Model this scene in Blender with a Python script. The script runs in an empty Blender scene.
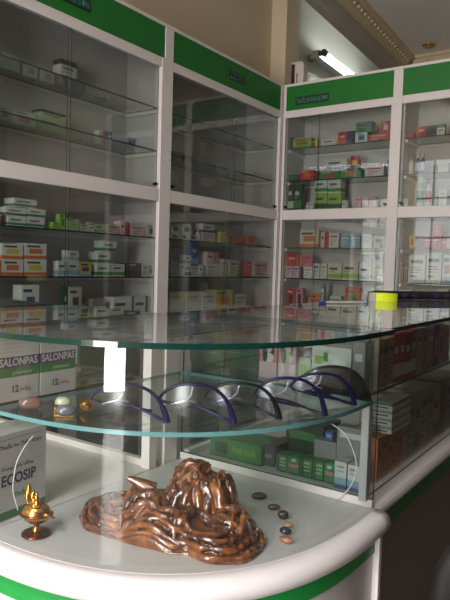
import bpy, bmesh, math, random
from mathutils import Vector, Matrix, noise
random.seed(7)
C = bpy.context.scene.collection
H = 1.14                      # eye height above the floor
# ------------------------------------------------------------------ camera model (pixel -> place)
F = 614.2
PI = math.pi
P, R, YA = math.radians(3.214), math.radians(1.7243), math.radians(34.8156)
_cp, _sp, _cr, _sr = math.cos(P), math.sin(P), math.cos(R), math.sin(R)
_Rv = Vector((math.sin(YA), -math.cos(YA), 0)); _Fh = Vector((math.cos(YA), math.sin(YA), 0)); _Z = Vector((0, 0, 1))
_Dv = -_sp * _Fh - _cp * _Z
CAM_R = _cr * _Rv - _sr * _Dv
CAM_D = _sr * _Rv + _cr * _Dv
CAM_F = _cp * _Fh - _sp * _Z
EYE = Vector((0, 0, H))
def ray(px, py): return CAM_F + CAM_R * ((px - 225) / F) + CAM_D * ((py - 300) / F)
def onX(px, py, X): d = ray(px, py); return EYE + d * (X / d.x)
def onY(px, py, Y): d = ray(px, py); return EYE + d * (Y / d.y)
def onZ(px, py, z): d = ray(px, py); return EYE + d * ((z - H) / d.z)

cam = bpy.data.cameras.new('camera'); co = bpy.data.objects.new('camera', cam); C.objects.link(co)
cam.sensor_fit = 'VERTICAL'; cam.sensor_height = 24; cam.lens = 24 * F / 600; cam.clip_start = .02
m = Matrix((CAM_R, -CAM_D, -CAM_F)).transposed().to_4x4(); m.translation = EYE
co.matrix_world = m
bpy.context.scene.camera = co

# ------------------------------------------------------------------ materials
def lin(c):
    return tuple((v / 255 / 12.92) if v / 255 <= .04045 else ((v / 255 + .055) / 1.055) ** 2.4 for v in c) + (1,)
MATS = {}
def mat(name, rgb, rough=.5, metal=0, spec=.5, coat=0, var=.06, scale=30, bump=0, emit=0):
    if name in MATS: return MATS[name]
    M = bpy.data.materials.new(name); M.use_nodes = True; nt = M.node_tree; b = nt.nodes['Principled BSDF']
    c = lin(rgb)
    b.inputs['Roughness'].default_value = rough; b.inputs['Metallic'].default_value = metal
    b.inputs['Specular IOR Level'].default_value = spec; b.inputs['Coat Weight'].default_value = coat
    tc = nt.nodes.new('ShaderNodeTexCoord'); nz = nt.nodes.new('ShaderNodeTexNoise'); nz.inputs['Scale'].default_value = scale
    nt.links.new(tc.outputs['Object'], nz.inputs['Vector'])
    mx = nt.nodes.new('ShaderNodeMix'); mx.data_type = 'RGBA'
    mx.inputs[6].default_value = tuple(v * (1 - var) for v in c[:3]) + (1,); mx.inputs[7].default_value = tuple(min(1, v * (1 + var)) for v in c[:3]) + (1,)
    nt.links.new(nz.outputs['Fac'], mx.inputs[0]); nt.links.new(mx.outputs[2], b.inputs['Base Color'])
    if bump:
        bp = nt.nodes.new('ShaderNodeBump'); bp.inputs['Strength'].default_value = bump; bp.inputs['Distance'].default_value = .002
        nt.links.new(nz.outputs['Fac'], bp.inputs['Height']); nt.links.new(bp.outputs[0], b.inputs['Normal'])
    if emit:
        b.inputs['Emission Color'].default_value = c; b.inputs['Emission Strength'].default_value = emit
    MATS[name] = M; return M
def glass(name, tint, f0=.04, rough=0, power=5, haze=0):
    M = bpy.data.materials.new(name); M.use_nodes = True; nt = M.node_tree; nt.nodes.clear()
    N = nt.nodes.new; L = nt.links.new
    out = N('ShaderNodeOutputMaterial'); mix = N('ShaderNodeMixShader'); tr = N('ShaderNodeBsdfTransparent'); gl = N('ShaderNodeBsdfGlossy')
    tr.inputs[0].default_value = lin(tint); gl.inputs['Roughness'].default_value = rough; gl.inputs[0].default_value = (1, 1, 1, 1)
    g = N('ShaderNodeNewGeometry'); dot = N('ShaderNodeVectorMath'); dot.operation = 'DOT_PRODUCT'
    L(g.outputs['Incoming'], dot.inputs[0]); L(g.outputs['Normal'], dot.inputs[1])
    def M_(op, a, b=None, c=None):
        n = N('ShaderNodeMath'); n.operation = op
        for i, v in enumerate((a, b, c)):
            if v is None: continue
            if isinstance(v, (int, float)): n.inputs[i].default_value = v
            else: L(v, n.inputs[i])
        return n.outputs[0]
    f = M_('MULTIPLY_ADD', M_('POWER', M_('SUBTRACT', 1, M_('ABSOLUTE', dot.outputs['Value'])), power), 1 - f0, f0)
    f = M_('MINIMUM', f, 1)
    src = tr
    if haze:      # pale veil painted on the pane in place of glare
        df = N('ShaderNodeBsdfDiffuse'); df.inputs[0].default_value = (.8, .8, .8, 1); m2 = N('ShaderNodeMixShader'); m2.inputs[0].default_value = haze
        nz = N('ShaderNodeTexNoise'); nz.inputs['Scale'].default_value = 6
        L(M_('MULTIPLY', nz.outputs['Fac'], haze * 2), m2.inputs[0])
        L(tr.outputs[0], m2.inputs[1]); L(df.outputs[0], m2.inputs[2]); src = m2
    L(f, mix.inputs[0]); L(src.outputs[0], mix.inputs[1]); L(gl.outputs[0], mix.inputs[2]); L(mix.outputs[0], out.inputs[0])
    MATS[name] = M; return M

PAL = dict(white=(226, 224, 222), cream=(222, 212, 190), grey=(150, 148, 148), darkgrey=(75, 72, 74), black=(26, 24, 26), red=(206, 34, 40),
           darkred=(112, 24, 30), maroon=(84, 24, 32), pink=(216, 128, 146), palepink=(228, 190, 196), orange=(222, 120, 54), yellow=(226, 200, 70),
           lime=(150, 196, 60), green=(44, 140, 62), darkgreen=(24, 70, 42), teal=(44, 128, 124), blue=(52, 92, 170), lightblue=(140, 180, 212),
           navy=(36, 40, 92), purple=(84, 60, 140), brown=(112, 74, 50), beige=(186, 168, 138), palegreen=(186, 208, 168), ink=(60, 60, 76), tan=(184, 154, 124), umber=(112, 84, 64), taupe=(160, 142, 126), rust=(206, 106, 58))
def mute(c):
    g = sum(c) / 3
    return tuple(int((g + (v - g) * .94) * .85) for v in c)
def pal(n): return mat('print ' + n, mute(PAL[n]), rough=.42, var=.05)
WORDS = {'palepink': 'pale-pink', 'lightblue': 'light-blue', 'darkred': 'dark-red', 'darkgrey': 'dark-grey', 'palegreen': 'pale-green', 'darkgreen': 'dark-green', 'ink': 'dark', 'tan': 'tan', 'rust': 'rust-orange', 'umber': 'brown'}

lam = mat('white laminate', (206, 200, 200), .35, var=.03)
alu = mat('white aluminium', (226, 217, 216), .38, var=.03)
inner = mat('cabinet lining', (188, 180, 182), .45, var=.05, scale=8)
greenf = mat('green fascia', (24, 112, 40), .42, var=.04)
greenb = mat('green stripe', (38, 150, 70), .35, var=.04)
greend = mat('green lower door', (30, 74, 58), .4)
wallm = mat('cream wall paint', (218, 200, 174), .8, var=.04, scale=4, bump=.1)
wall2 = mat('grey wall paint', (196, 194, 186), .8, var=.04, scale=4)
ceilm = mat('ceiling paint', (236, 234, 230), .85, var=.03, scale=3)
cornm = mat('cornice plaster', (206, 188, 156), .75, var=.12, scale=60, bump=.5)
door_glass = glass('sliding door glass', (246, 249, 247), .05, haze=.012)
shelf_glass = glass('shelf glass', (238, 245, 242), .03, power=6)
clear = glass('counter glass', (247, 250, 249), .05, haze=.009)
clear2 = glass('straight counter glass', (246, 249, 247), .03, haze=.004)
topg = glass('counter top glass', (238, 245, 242), .06, haze=.07)
lensm = glass('clear lens', (236, 236, 244), .04, rough=.22)
darklens = glass('smoked lens', (112, 105, 106), .05, rough=.15)
dedge = mat('dark glass edge', (22, 46, 42), .15)
tedge = mat('green glass edge', (14, 50, 44), .12)
sedge = mat('aqua glass edge', (98, 148, 152), .15)
gold = mat('gilt metal', (206, 150, 70), .22, 1, var=.25, scale=90)

# ------------------------------------------------------------------ mesh helpers
def finish(name, bm, mats, parent=None, smooth=False, bevel=0, loc=None, rz=0):
    me = bpy.data.meshes.new(name); bmesh.ops.recalc_face_normals(bm, faces=bm.faces); bm.to_mesh(me); bm.free()
    for k in (mats if isinstance(mats, (list, tuple)) else [mats]): me.materials.append(k)
    if smooth:
        for p in me.polygons: p.use_smooth = True
    o = bpy.data.objects.new(name, me); C.objects.link(o)
    if parent: o.parent = parent
    if loc is not None: o.location = loc
    o.rotation_euler.z = rz
    if bevel:
        b = o.modifiers.new('edge', 'BEVEL'); b.width = bevel; b.segments = 2; b.limit_method = 'ANGLE'; b.angle_limit = math.radians(40)
    return o
def box(bm, x0, x1, y0, y1, z0, z1, mi=0):
    v = [bm.verts.new((x, y, z)) for x in (x0, x1) for y in (y0, y1) for z in (z0, z1)]
    for f in ((0, 1, 3, 2), (4, 6, 7, 5), (0, 4, 5, 1), (2, 3, 7, 6), (0, 2, 6, 4), (1, 5, 7, 3)):
        bm.faces.new([v[i] for i in f]).material_index = mi
def bxo(name, dims, mats, parent=None, bevel=0):
    bm = bmesh.new(); box(bm, *dims); return finish(name, bm, mats, parent, bevel=bevel)
def slab(name, dims, face, edge, parent):
    """flat glass: broad faces of glass, thin faces of dark edge"""
    bm = bmesh.new(); box(bm, *dims); bm.normal_update()
    d = [dims[1] - dims[0], dims[3] - dims[2], dims[5] - dims[4]]; ax = d.index(min(d))
    for f in bm.faces: f.material_index = 0 if abs(f.normal[ax]) > .5 else 1
    return finish(name, bm, [face, edge], parent)
def lathe(bm, prof, n=24, c=(0, 0, 0), mi=0, sx=1, sy=1):
    rings = []
    for r, z in prof:
        if r < 1e-6: rings.append([bm.verts.new((c[0], c[1], c[2] + z))])
        else: rings.append([bm.verts.new((c[0] + sx * r * math.cos(2 * PI * i / n), c[1] + sy * r * math.sin(2 * PI * i / n), c[2] + z)) for i in range(n)])
    for a, b in zip(rings, rings[1:]):
        for i in range(n):
            q = [a[i % len(a)], a[(i + 1) % len(a)], b[(i + 1) % len(b)], b[i % len(b)]]
            u = []
            for k in q:
                if k not in u: u.append(k)
            if len(u) > 2: bm.faces.new(u).material_index = mi
def tube(bm, pts, rad, n=8, mi=0, flat=1):
    pts = [Vector(p) for p in pts]; rings = []
    for i, p in enumerate(pts):
        t = (pts[min(i + 1, len(pts) - 1)] - pts[max(i - 1, 0)]).normalized()
        u = t.cross(Vector((0, 0, 1)) if abs(t.z) < .9 else Vector((0, 1, 0))).normalized(); w = t.cross(u)
        r = rad[i] if isinstance(rad, (list, tuple)) else rad
        rings.append([bm.verts.new(p + r * (math.cos(2 * PI * k / n) * u * flat + math.sin(2 * PI * k / n) * w)) for k in range(n)])
    for a, b in zip(rings, rings[1:]):
        for k in range(n): bm.faces.new((a[k], a[(k + 1) % n], b[(k + 1) % n], b[k])).material_index = mi
    bm.faces.new(rings[0]).material_index = mi; bm.faces.new(rings[-1][::-1]).material_index = mi
def spline(pts, k=6):
    pts = [Vector(p) for p in pts]; out = []
    for i in range(len(pts) - 1):
        p0, p1, p2, p3 = pts[max(i - 1, 0)], pts[i], pts[i + 1], pts[min(i + 2, len(pts) - 1)]
        for j in range(k):
            t = j / k
            out.append(.5 * ((2 * p1) + (p2 - p0) * t + (2 * p0 - 5 * p1 + 4 * p2 - p3) * t * t + (3 * p1 - p0 - 3 * p2 + p3) * t ** 3))
    return out + [pts[-1]]
def text_into(bm, s, size, origin, ux, uz, mi, align='LEFT', w=None, shear=0, thick=0):
    """flat lettering, baseline along ux, up along uz"""
    cu = bpy.data.curves.new('lettering', 'FONT'); cu.body = s; cu.size = size; cu.align_x = align; cu.shear = shear; cu.offset = thick * size; cu.resolution_u = 3
    o = bpy.data.objects.new('lettering', cu); C.objects.link(o)
    bpy.context.view_layer.update()
    me = o.to_mesh()
    xs = [v.co.x for v in me.vertices]
    k = 1 if (w is None or not xs) else w / (max(xs) - min(xs)); x_off = 0 if (w is None or not xs) else -min(xs)
    vs = [bm.verts.new(Vector(origin) + Vector(ux) * (v.co.x + x_off) * k + Vector(uz) * v.co.y) for v in me.vertices]
    for p in me.polygons:
        try: bm.faces.new([vs[i] for i in p.vertices]).material_index = mi
        except ValueError: pass
    o.to_mesh_clear(); bpy.data.objects.remove(o); bpy.data.curves.remove(cu)
def thing(name, label, cat, loc=(0, 0, 0), rz=0, group=None):
    o = bpy.data.objects.new(name, None); C.objects.link(o); o.location = loc; o.rotation_euler.z = rz
    return tag(o, label, cat, group)
def tag(o, label, cat, group=None):
    o['label'] = label; o['category'] = cat
    if group: o['group'] = group
    return o
def struct(name, dims, m_, label=None):
    o = bxo(name, dims, m_); o['kind'] = 'structure'
    if label: o['label'] = label
    return o

def tiles():
    M = mat('floor tiles', (112, 107, 102), .2, var=.1, scale=6); nt = M.node_tree; b = nt.nodes['Principled BSDF']
    br = nt.nodes.new('ShaderNodeTexBrick'); br.offset = 0; br.inputs['Scale'].default_value = 1; br.inputs['Brick Width'].default_value = .4; br.inputs['Row Height'].default_value = .4; br.inputs['Mortar Size'].default_value = .006
    tc = nt.nodes.new('ShaderNodeTexCoord'); nt.links.new(tc.outputs['Object'], br.inputs['Vector'])
    src = b.inputs['Base Color'].links[0].from_socket
    nt.links.new(src, br.inputs['Color1']); nt.links.new(src, br.inputs['Color2']); br.inputs['Mortar'].default_value = lin((70, 66, 62)); nt.links.new(br.outputs['Color'], b.inputs['Base Color'])
    return M
# ------------------------------------------------------------------ room shell
CZ = H + 1.82
struct('floor', (-2.7, 6.62, -3.1, 3.8, -.1, 0), tiles())
struct('wall_back', (-.1, 4.32, 2.5, 2.62, 0, H + 2.4), wallm)
struct('wall_rear', (4.32, 6.62, 2.5, 2.62, 0, H + 2.4), wall2)
struct('wall_return', (-.1, 0, 2.62, 3.8, 0, H + 2.4), wallm)
struct('wall_alcove', (-2.7, -.1, 3.7, 3.8, 0, H + 2.4), wallm)
struct('wall_right', (5.3, 5.42, -3.1, 1.95, 0, H + 2.4), wallm)
struct('wall_nib', (5.42, 6.62, 1.83, 1.95, 0, H + 2.4), wall2)
struct('wall_end', (6.5, 6.62, 1.95, 2.5, 0, H + 2.4), wall2)
struct('wall_front', (-2.65, 5.3, -3.1, -3, 0, H + 2.4), mat('darkened front wall paint', (58, 50, 44), .6))  # unseen wall, coloured dark to weaken reflections in the straight counter
bm = bmesh.new()
FX0, FX1 = -2.77, -2.65
for y0, y1, z0, z1 in ((-3.1, .15, 0, H + 2.4), (.15, 1.05, H + 1.3, H + 2.4), (1.05, 2.35, 0, H + 2.4), (2.35, 3.45, 0, H - .2), (2.35, 3.45, H + 1.9, H + 2.4), (3.45, 3.8, 0, H + 2.4)):
    box(bm, FX0, FX1, y0, y1, z0, z1)
o = finish('wall_left', bm, wallm); o['kind'] = 'structure'
struct('ceiling', (-2.7, 5.42, -3.1, 1.70, CZ, CZ + .1), ceilm)
struct('ceiling_edge', (3.0, 5.42, 1.70, 1.83, CZ, CZ + .1), ceilm)
struct('ceiling_rear', (-2.7, 6.62, 1.9, 3.8, H + 2.3, H + 2.4), ceilm)
bm_ = struct('trim_1', (-4.2, 1.4, 0, .085, H + 1.615, H + 2.4), mat('beam plaster', (176, 168, 158), .8), 'plaster ceiling beam above the cabinets'); bm_.location = (5.22, 1.835, 0); bm_.rotation_euler.z = math.radians(2.9)
# cornices: stepped profile extruded along the beam and along the right wall
def cornice(name, along, a0, a1, q, sgn):
    bm = bmesh.new(); prof = [(0, -.115), (.012, -.115), (.018, -.09), (.03, -.085), (.055, -.03), (.07, -.022), (.075, -.001), (0, -.001)]
    ends = []
    for a in (a0, a1):
        ends.append([bm.verts.new((a, q + sgn * d, CZ + z)) if along == 'x' else bm.verts.new((q + sgn * d, a, CZ + z)) for d, z in prof])
    n = len(prof)
    for i in range(n): bm.faces.new((ends[0][i], ends[0][(i + 1) % n], ends[1][(i + 1) % n], ends[1][i]))
    bm.faces.new(ends[0]); bm.faces.new(ends[1])
    L_ = a1 - a0
    for i in range(int(L_ / .07)):      # carved relief
        a = a0 + .035 + i * .07
        c = (a, q + sgn * .045, CZ - .062)
        if along == 'y': c = (q + sgn * .045, a, CZ - .062)
        bmesh.ops.create_icosphere(bm, subdivisions=1, radius=.013, matrix=Matrix.Translation(c))
    o = finish(name, bm, cornm, smooth=False); o['kind'] = 'structure'; return o
cc = cornice('trim_2', 'x', -3.7, .0, 0, -1); cc.location = (5.22, 1.835, 0); cc.rotation_euler.z = math.radians(2.9)
cornice('trim_3', 'y', -2.9, 1.76, 5.3, -1)
struct('pillar', (4.11, 4.32, 2.37, 2.5, 0, H + 2.3), wallm)
struct('dimming_sheet', (5.27, 5.2995, -2.99, 1.9, 0, 1.75), mat('reflection dimming sheet', (40, 34, 30), .6), 'added dark sheet against reflections along the far wall')  # added to keep the lit wall's reflection out of the counter glass
# shopfront openings
bm = bmesh.new()
for y0, y1, z0, z1 in ((2.35, 2.41, H - .2, H + 1.9), (3.39, 3.45, H - .2, H + 1.9), (2.35, 3.45, H - .2, H - .14), (2.35, 3.45, H + 1.84, H + 1.9), (2.68, 2.71, H - .14, H + 1.84), (3.05, 3.08, H - .14, H + 1.84), (2.41, 3.39, H + .55, H + .58), (2.41, 3.39, H + 1.2, H + 1.23)):
    box(bm, -2.73, -2.68, y0, y1, z0, z1)
o = finish('window_1', bm, alu); o['kind'] = 'structure'
bm = bmesh.new()
for y0, y1, z0, z1 in ((.15, .22, 0, H + 1.3), (.98, 1.05, 0, H + 1.3), (.22, .98, H + 1.23, H + 1.3)): box(bm, -2.78, -2.64, y0, y1, z0, z1)
o = finish('door_1', bm, alu); o['kind'] = 'structure'
struct('ground_outside', (-30, -2.78, -20, 24, -.12, -.02), mat('sunlit concrete', (190, 186, 178), .8, var=.08, scale=2))

# ------------------------------------------------------------------ pharmacy wall cabinets
SZ = dict(top=1.276, gt=1.258, gb=1.093, fb=1.043, s1=.834, s2=.607, rt=.403, rb=.333, s3=.139, s4=-.077, s5=-.293)
SZ = {k: v + H for k, v in SZ.items()}
SH = {1: SZ['s1'] + .004, 2: SZ['s2'] + .004, 3: SZ['rt'] + .0005, 4: SZ['s3'] + .004, 5: SZ['s4'] + .004, 6: SZ['s5'] + .0005}
def cabinet(name, label, W, pl, pr, plf, prf, mullU, mullL, sign=None, doors=(), loc=(0, 0, 0), rz=0, endcap=(True, True)):
    """local frame: x along the front (0..W), y=0 the front, +y back to .3"""
    T = thing(name, label, 'cabinet', loc, rz)
    D = .298
    bm = bmesh.new()
    for x0, x1, f0, f1 in ((0, pl, 0, plf), (W - pr, W, W - prf, W)):
        if x1 - x0 < .002: continue
        box(bm, x0, x1, 0, .03, .0, SZ['gb'])
        if f1 - f0 > .001: box(bm, f0, f1, 0, .03, SZ['gb'], SZ['gt'])
    box(bm, pl, W - pr, .002, .03, SZ['fb'], SZ['gb']); box(bm, pl, W - pr, .002, .03, SZ['rb'], SZ['rt'])
    box(bm, 0, W, 0, .03, SZ['gt'], SZ['top'])
    finish('frame', bm, alu, T, bevel=.003)
    bxo('top_panel', (0, W, .03, D, SZ['top'] - .02, SZ['top']), lam, T)
    bxo('back_panel', (0, W, D - .012, D, 0, SZ['top'] - .02), inner, T)
    for x0 in (pl * .5, W - pr * .5 - .014): bxo('side_panel', (x0, x0 + .014, .03, D - .012, 0, SZ['top'] - .02), inner, T)
    bxo('middle_panel', (pl * .5 + .014, W - pr * .5 - .014, .03, D - .012, SZ['rb'], SZ['rt']), lam, T)
    bxo('plinth_top', (pl * .5 + .014, W - pr * .5 - .014, .03, D - .012, SZ['s5'] - .03, SZ['s5']), lam, T)
    bxo('base_rail', (pl, W - pr, .002, .03, SZ['s5'] - .07, SZ['s5'] - .005), alu, T, bevel=.002)
    bxo('base_panel', (pl, W - pr, .012, .03, .0, SZ['s5'] - .07), lam, T)
    for d0, d1 in doors:
        dd = bxo('base_door', (d0, d1, -.004, .012, .08, SZ['s5'] - .09), greend, T, bevel=.003)
        bm = bmesh.new(); lathe(bm, [(0, 0), (.006, 0), (.006, .012), (.011, .016), (.011, .024), (0, .026)], 12)
        bmesh.ops.rotate(bm, verts=bm.verts, cent=(0, 0, 0), matrix=Matrix.Rotation(PI / 2, 3, 'X')); bmesh.ops.translate(bm, verts=bm.verts, vec=(d1 - .04, -.004, .55))
        finish('door_knob', bm, mat('chrome', (200, 200, 200), .2, 1), dd, smooth=True)
    fa = bxo('fascia', (plf, W - prf, .004, .028, SZ['gb'], SZ['gt']), greenf, T)
    if sign:
        x0, x1, z0, z1, s = sign
        bm = bmesh.new(); box(bm, x0, x1, 0, .004, z0 + H, z1 + H, 0)
        h = z1 - z0
        lines = s.split('\n')
        for i, l in enumerate(lines):
            hh = h / len(lines)
            text_into(bm, l, hh * .80, (x0 + .008, -.0006, z1 + H - hh * (i + 1) + hh * .2), (1, 0, 0), (0, 0, 1), 1, w=(x1 - x0 - .016))
        finish('sign', bm, [mat('sign plate', (16, 44, 34), .5), mat('sign lettering', (84, 150, 130), .5)], fa)
    for k in (1, 2, 4, 5):
        z = SH[k]
        slab('glass_shelf', (pl * .5 + .016, W - pr * .5 - .016, .045, D - .014, z - .008, z), shelf_glass, dedge, T)
        for x0 in (pl * .5 + .0145, W - pr * .5 - .0285):
            bxo('shelf_bracket', (x0, x0 + .014, .05, D - .02, z - .026, z - .0085), alu, T)
        bxo('shelf_rail', (pl * .5 + .03, W - pr * .5 - .03, D - .024, D - .0125, z - .024, z - .0085), lam, T)
    lock = mat('lock metal', (60, 56, 54), .3, 1)
    for z0, z1, mu in ((SZ['rt'], SZ['fb'], mullU), (SZ['s5'], SZ['rb'], mullL)):
        for j, (x0, x1, y) in enumerate(((pl, mu + .005, .012), (mu - .005, W - pr, .022))):
            d = slab('glass_door', (x0, x1, y, y + .004, z0, z1), door_glass, dedge, T)
            # only the front sheet keeps its broad face: one optical surface per pane
            if z0 == SZ['rt']:
                bm = bmesh.new(); xx = (x0 + .02) if j == 0 else (x1 - .02)
                bmesh.ops.create_cone(bm, cap_ends=True, segments=14, radius1=.008, radius2=.008, depth=.02, matrix=Matrix.Translation((xx, y - .008, z0 + .022)) @ Matrix.Rotation(PI / 2, 4, 'X'))
                finish('lock', bm, lock, d, smooth=False)
    return T
AY = 2.2; BX = 3.813
cabinet('wall_cabinet', 'leftmost white framed glass-door medicine cabinet with green fascia', 1.359, .06, .092, .06, .07, .655, .655,
        sign=(.515, .755, 1.146, 1.2, 'THUỐC KÊ ĐƠN'), doors=((.18, .60), (.72, 1.14)), loc=(1.25, AY, 0))
cabinet('wall_cabinet', 'second glass-door medicine cabinet, between the leftmost one and the corner', 1.203, .0, .034, .0, .034, .63, .575,
        sign=(.534, .705, 1.146, 1.2, 'THUỐC\nBỔ'), doors=((.24, .53), (.65, .97)), loc=(2.609, AY, 0))
cabinet('wall_cabinet', 'third glass-door medicine cabinet, first one past the corner, dark sign on fascia', .85, .02, .069, .02, .06, .275, .275,
        sign=(.094, .345, 1.124, 1.178, 'THUỐC KHÔNG KÊ ĐƠN'), loc=(BX, AY, 0), rz=-PI / 2)
cabinet('wall_cabinet', 'rightmost glass-door medicine cabinet, green fascia without any sign', .86, .0, .06, .0, .06, .40, .42, loc=(BX, AY - .85, 0), rz=-PI / 2)

# ------------------------------------------------------------------ cartons
def carton_mesh(w, d, h, base, marks):
    """one closed printed carton; marks = (u0,u1,v0,v1,colour,wraps round the sides)"""
    us = sorted({0., 1.} | {u for k in marks for u in k[:2]}); vs = sorted({0., 1.} | {v for k in marks for v in k[2:4]})
    cols = [base]; 
    for k in marks:
        if k[4] not in cols: cols.append(k[4])
    def col(u, v, side=False):
        c = base
        for k in marks:
            if k[2] < v < k[3] and (k[5] if side else k[0] < u < k[1]): c = k[4]
        return cols.index(c)
    bm = bmesh.new(); nu, nv = len(us), len(vs)
    fr = [[bm.verts.new(((u - .5) * w, 0, v * h)) for v in vs] for u in us]; bk = [[bm.verts.new(((u - .5) * w, d, v * h)) for v in vs] for u in us]
    for i in range(nu - 1):
        for j in range(nv - 1):
            c = col((us[i] + us[i + 1]) / 2, (vs[j] + vs[j + 1]) / 2)
            bm.faces.new((fr[i][j], fr[i + 1][j], fr[i + 1][j + 1], fr[i][j + 1])).material_index = c
            bm.faces.new((bk[i][j], bk[i][j + 1], bk[i + 1][j + 1], bk[i + 1][j])).material_index = c
        bm.faces.new((fr[i][0], bk[i][0], bk[i + 1][0], fr[i + 1][0])); bm.faces.new((fr[i][-1], fr[i + 1][-1], bk[i + 1][-1], bk[i][-1]))
    for j in range(nv - 1):
        c = col(0, (vs[j] + vs[j + 1]) / 2, True)
        bm.faces.new((fr[0][j], fr[0][j + 1], bk[0][j + 1], bk[0][j])).material_index = c
        bm.faces.new((fr[-1][j], bk[-1][j], bk[-1][j + 1], fr[-1][j + 1])).material_index = c
    return bm, [pal(c) for c in cols]
def design(st, a, b, c=None):
    r = random.random; A_, B_, C_ = (WORDS.get(k, k) for k in (a, b, c or 'yellow')); ink = c or ('ink' if a not in ('darkred', 'maroon', 'navy', 'black', 'darkgreen', 'umber', 'red', 'green', 'blue', 'darkgrey', 'brown') else 'cream')
    j = .04 * r()
    if st == 'band': return [(0, 1, .1, .34 + j, b, 1), (.12, .7, .58, .72, ink, 0), (.12, .5, .46, .51, 'grey', 0)], f'{A_} carton with {B_} bottom band'
    if st == 'top': return [(0, 1, .68 - j, 1, b, 1), (.15, .8, .4, .52, ink, 0), (.15, .6, .2, .26, 'grey', 0)], f'{A_} carton with {B_} top band'
    if st == 'patch': return [(.3 - j, .75, .25, .7 + j, b, 0), (.1, .6, .82, .9, ink, 0)], f'{A_} carton with {B_} patch'
    if st == 'side': return [(0, .14 + j, 0, 1, b, 0), (.86, 1, 0, 1, b, 0), (.25, .75, .55, .7, ink, 0), (.25, .6, .3, .36, 'grey', 0)], f'{A_} carton with {B_} end stripes'
    if st == 'text': return [(.12, .85, .7, .82, b, 0), (.12, .7, .54, .57, b, 0), (.12, .78, .45, .48, b, 0), (.12, .6, .36, .39, b, 0), (.12, .5, .2, .26, b, 0)], f'{A_} carton with {B_} printing'
    if st == 'half': return [(.5 + j, 1, 0, 1, b, 0), (.1, .4, .55, .7, ink, 0)], f'half {A_} half {B_} carton'
    if st == 'two': return [(0, 1, 0, .22, b, 1), (.2, .8, .34, .62 + j, c or 'yellow', 0), (.1, .7, .74, .86, 'ink', 0)], f'{A_} carton with {B_} base and {C_} picture'
ORD = 'first second third fourth fifth sixth seventh eighth ninth tenth eleventh twelfth thirteenth fourteenth fifteenth sixteenth seventeenth'.split()
SHELF = {1: 'top shelf', 2: 'second shelf', 3: 'third shelf', 4: 'fourth shelf', 5: 'fifth shelf', 6: 'bottom shelf'}
CAB = {'A1': 'leftmost cabinet', 'A2': 'second cabinet', 'B1': 'third cabinet', 'B2': 'rightmost cabinet'}
COUNT = [0]
def row(cab, shelf, depth, items, maxd=.07):
    z0 = SH[shelf]; done = []; n = 0
    onA = cab[0] == 'A'
    for it in items:
        px0, px1, pt, st, a, b = it[:6]; c = it[6] if len(it) > 6 and it[6] not in ('S',) else None
        stacked = it[-1] == 'S'
        q0, q1 = (onY(px0, pt, depth), onY(px1, pt, depth)) if onA else (onX(px0, pt, depth), onX(px1, pt, depth))
        s0, s1 = (q0.x, q1.x) if onA else (q0.y, q1.y)
        lo, hi = min(s0, s1) + .0006, max(s0, s1) - .0006
        base = z0 + .0004; sup = 0
        if stacked:
            for k, (l2, h2, t2, num, _s) in enumerate(done):
                if min(hi, h2) - max(lo, l2) > .012 and t2 + .0004 > base: base = t2 + .0004; sup = num
        top = (q0.z + q1.z) / 2
        h = max(.016, top - base)
        w = hi - lo; d = min(maxd, max(.03, w * .8)) * random.uniform(.85, 1.1)
        if st == 'bottle':
            place = f'{SHELF[shelf]} of the {CAB[cab]}'
            n += 1
            t = thing('medicine_bottle', f'{WORDS.get(a, a)} bottle with {WORDS.get(b, b)} cap, {ORD[n - 1]} item from the left, {place}', 'bottle', (0, 0, 0), 0, f'goods on the {place}')
            r_ = w / 2
            t.location = ((lo + hi) / 2, depth + r_, base) if onA else (depth + r_, (lo + hi) / 2, base)
            bm = bmesh.new(); lathe(bm, [(0, 0), (r_ * .95, 0), (r_, .004), (r_, h * .62), (r_ * .5, h * .76), (r_ * .42, h * .8), (0, h * .8)], 16); finish('body', bm, pal(a), t, smooth=True)
            bm = bmesh.new(); lathe(bm, [(0, h * .8), (r_ * .55, h * .8), (r_ * .55, h), (0, h)], 16); finish('cap', bm, pal(b), t)
            bm = bmesh.new(); lathe(bm, [(r_ + .0004, h * .15), (r_ + .0006, h * .2), (r_ + .0006, h * .5), (r_ + .0004, h * .55)], 16); finish('printed_label', bm, pal(c or 'white'), t, smooth=True)
            done.append((lo, hi, base + h, n, 0)); continue
        marks, desc = design(st, a, b, c)
        bm, ms = carton_mesh(w, d, h, a, marks)
        yaw = 0
        o = finish('medicine_box', bm, ms, bevel=.001, loc=((lo + hi) / 2, depth, base) if onA else (depth, (lo + hi) / 2, base), rz=yaw if onA else -PI / 2)
        if stacked:
            lvl = 'topmost over' if (sup in [q[3] for q in done[-2:]] and any(q[3] == sup and q[4] for q in done)) else 'on'
            lab = f'{desc} {lvl} the {ORD[sup - 1] if sup else "first"} carton, {SHELF[shelf]}, {CAB[cab]}'
        else:
            n += 1; lab = f'{desc}, {ORD[n - 1]} from left, {SHELF[shelf]}, {CAB[cab]}'
        tag(o, lab, 'medicine box', f'goods on the {SHELF[shelf]} of the {CAB[cab]}')
        done.append((lo, hi, base + h, n if not stacked else sup, stacked)); COUNT[0] += 1
W_ = 'white'
row('A1', 1, 2.40, [(2, 20, 55, 'text', 'palegreen', 'grey'), (25, 38, 64, 'patch', W_, 'orange'), (42, 54.5, 70, 'patch', W_, 'orange'), (55.5, 66, 75, 'patch', 'brown', 'beige'), (71, 86, 80, 'patch', 'darkgrey', 'brown'),
    (87.5, 104, 92, 'band', W_, 'navy'), (107, 123, 97, 'band', W_, 'pink'), (61, 77, 61, 'top', W_, 'maroon', 'S')])
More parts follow.
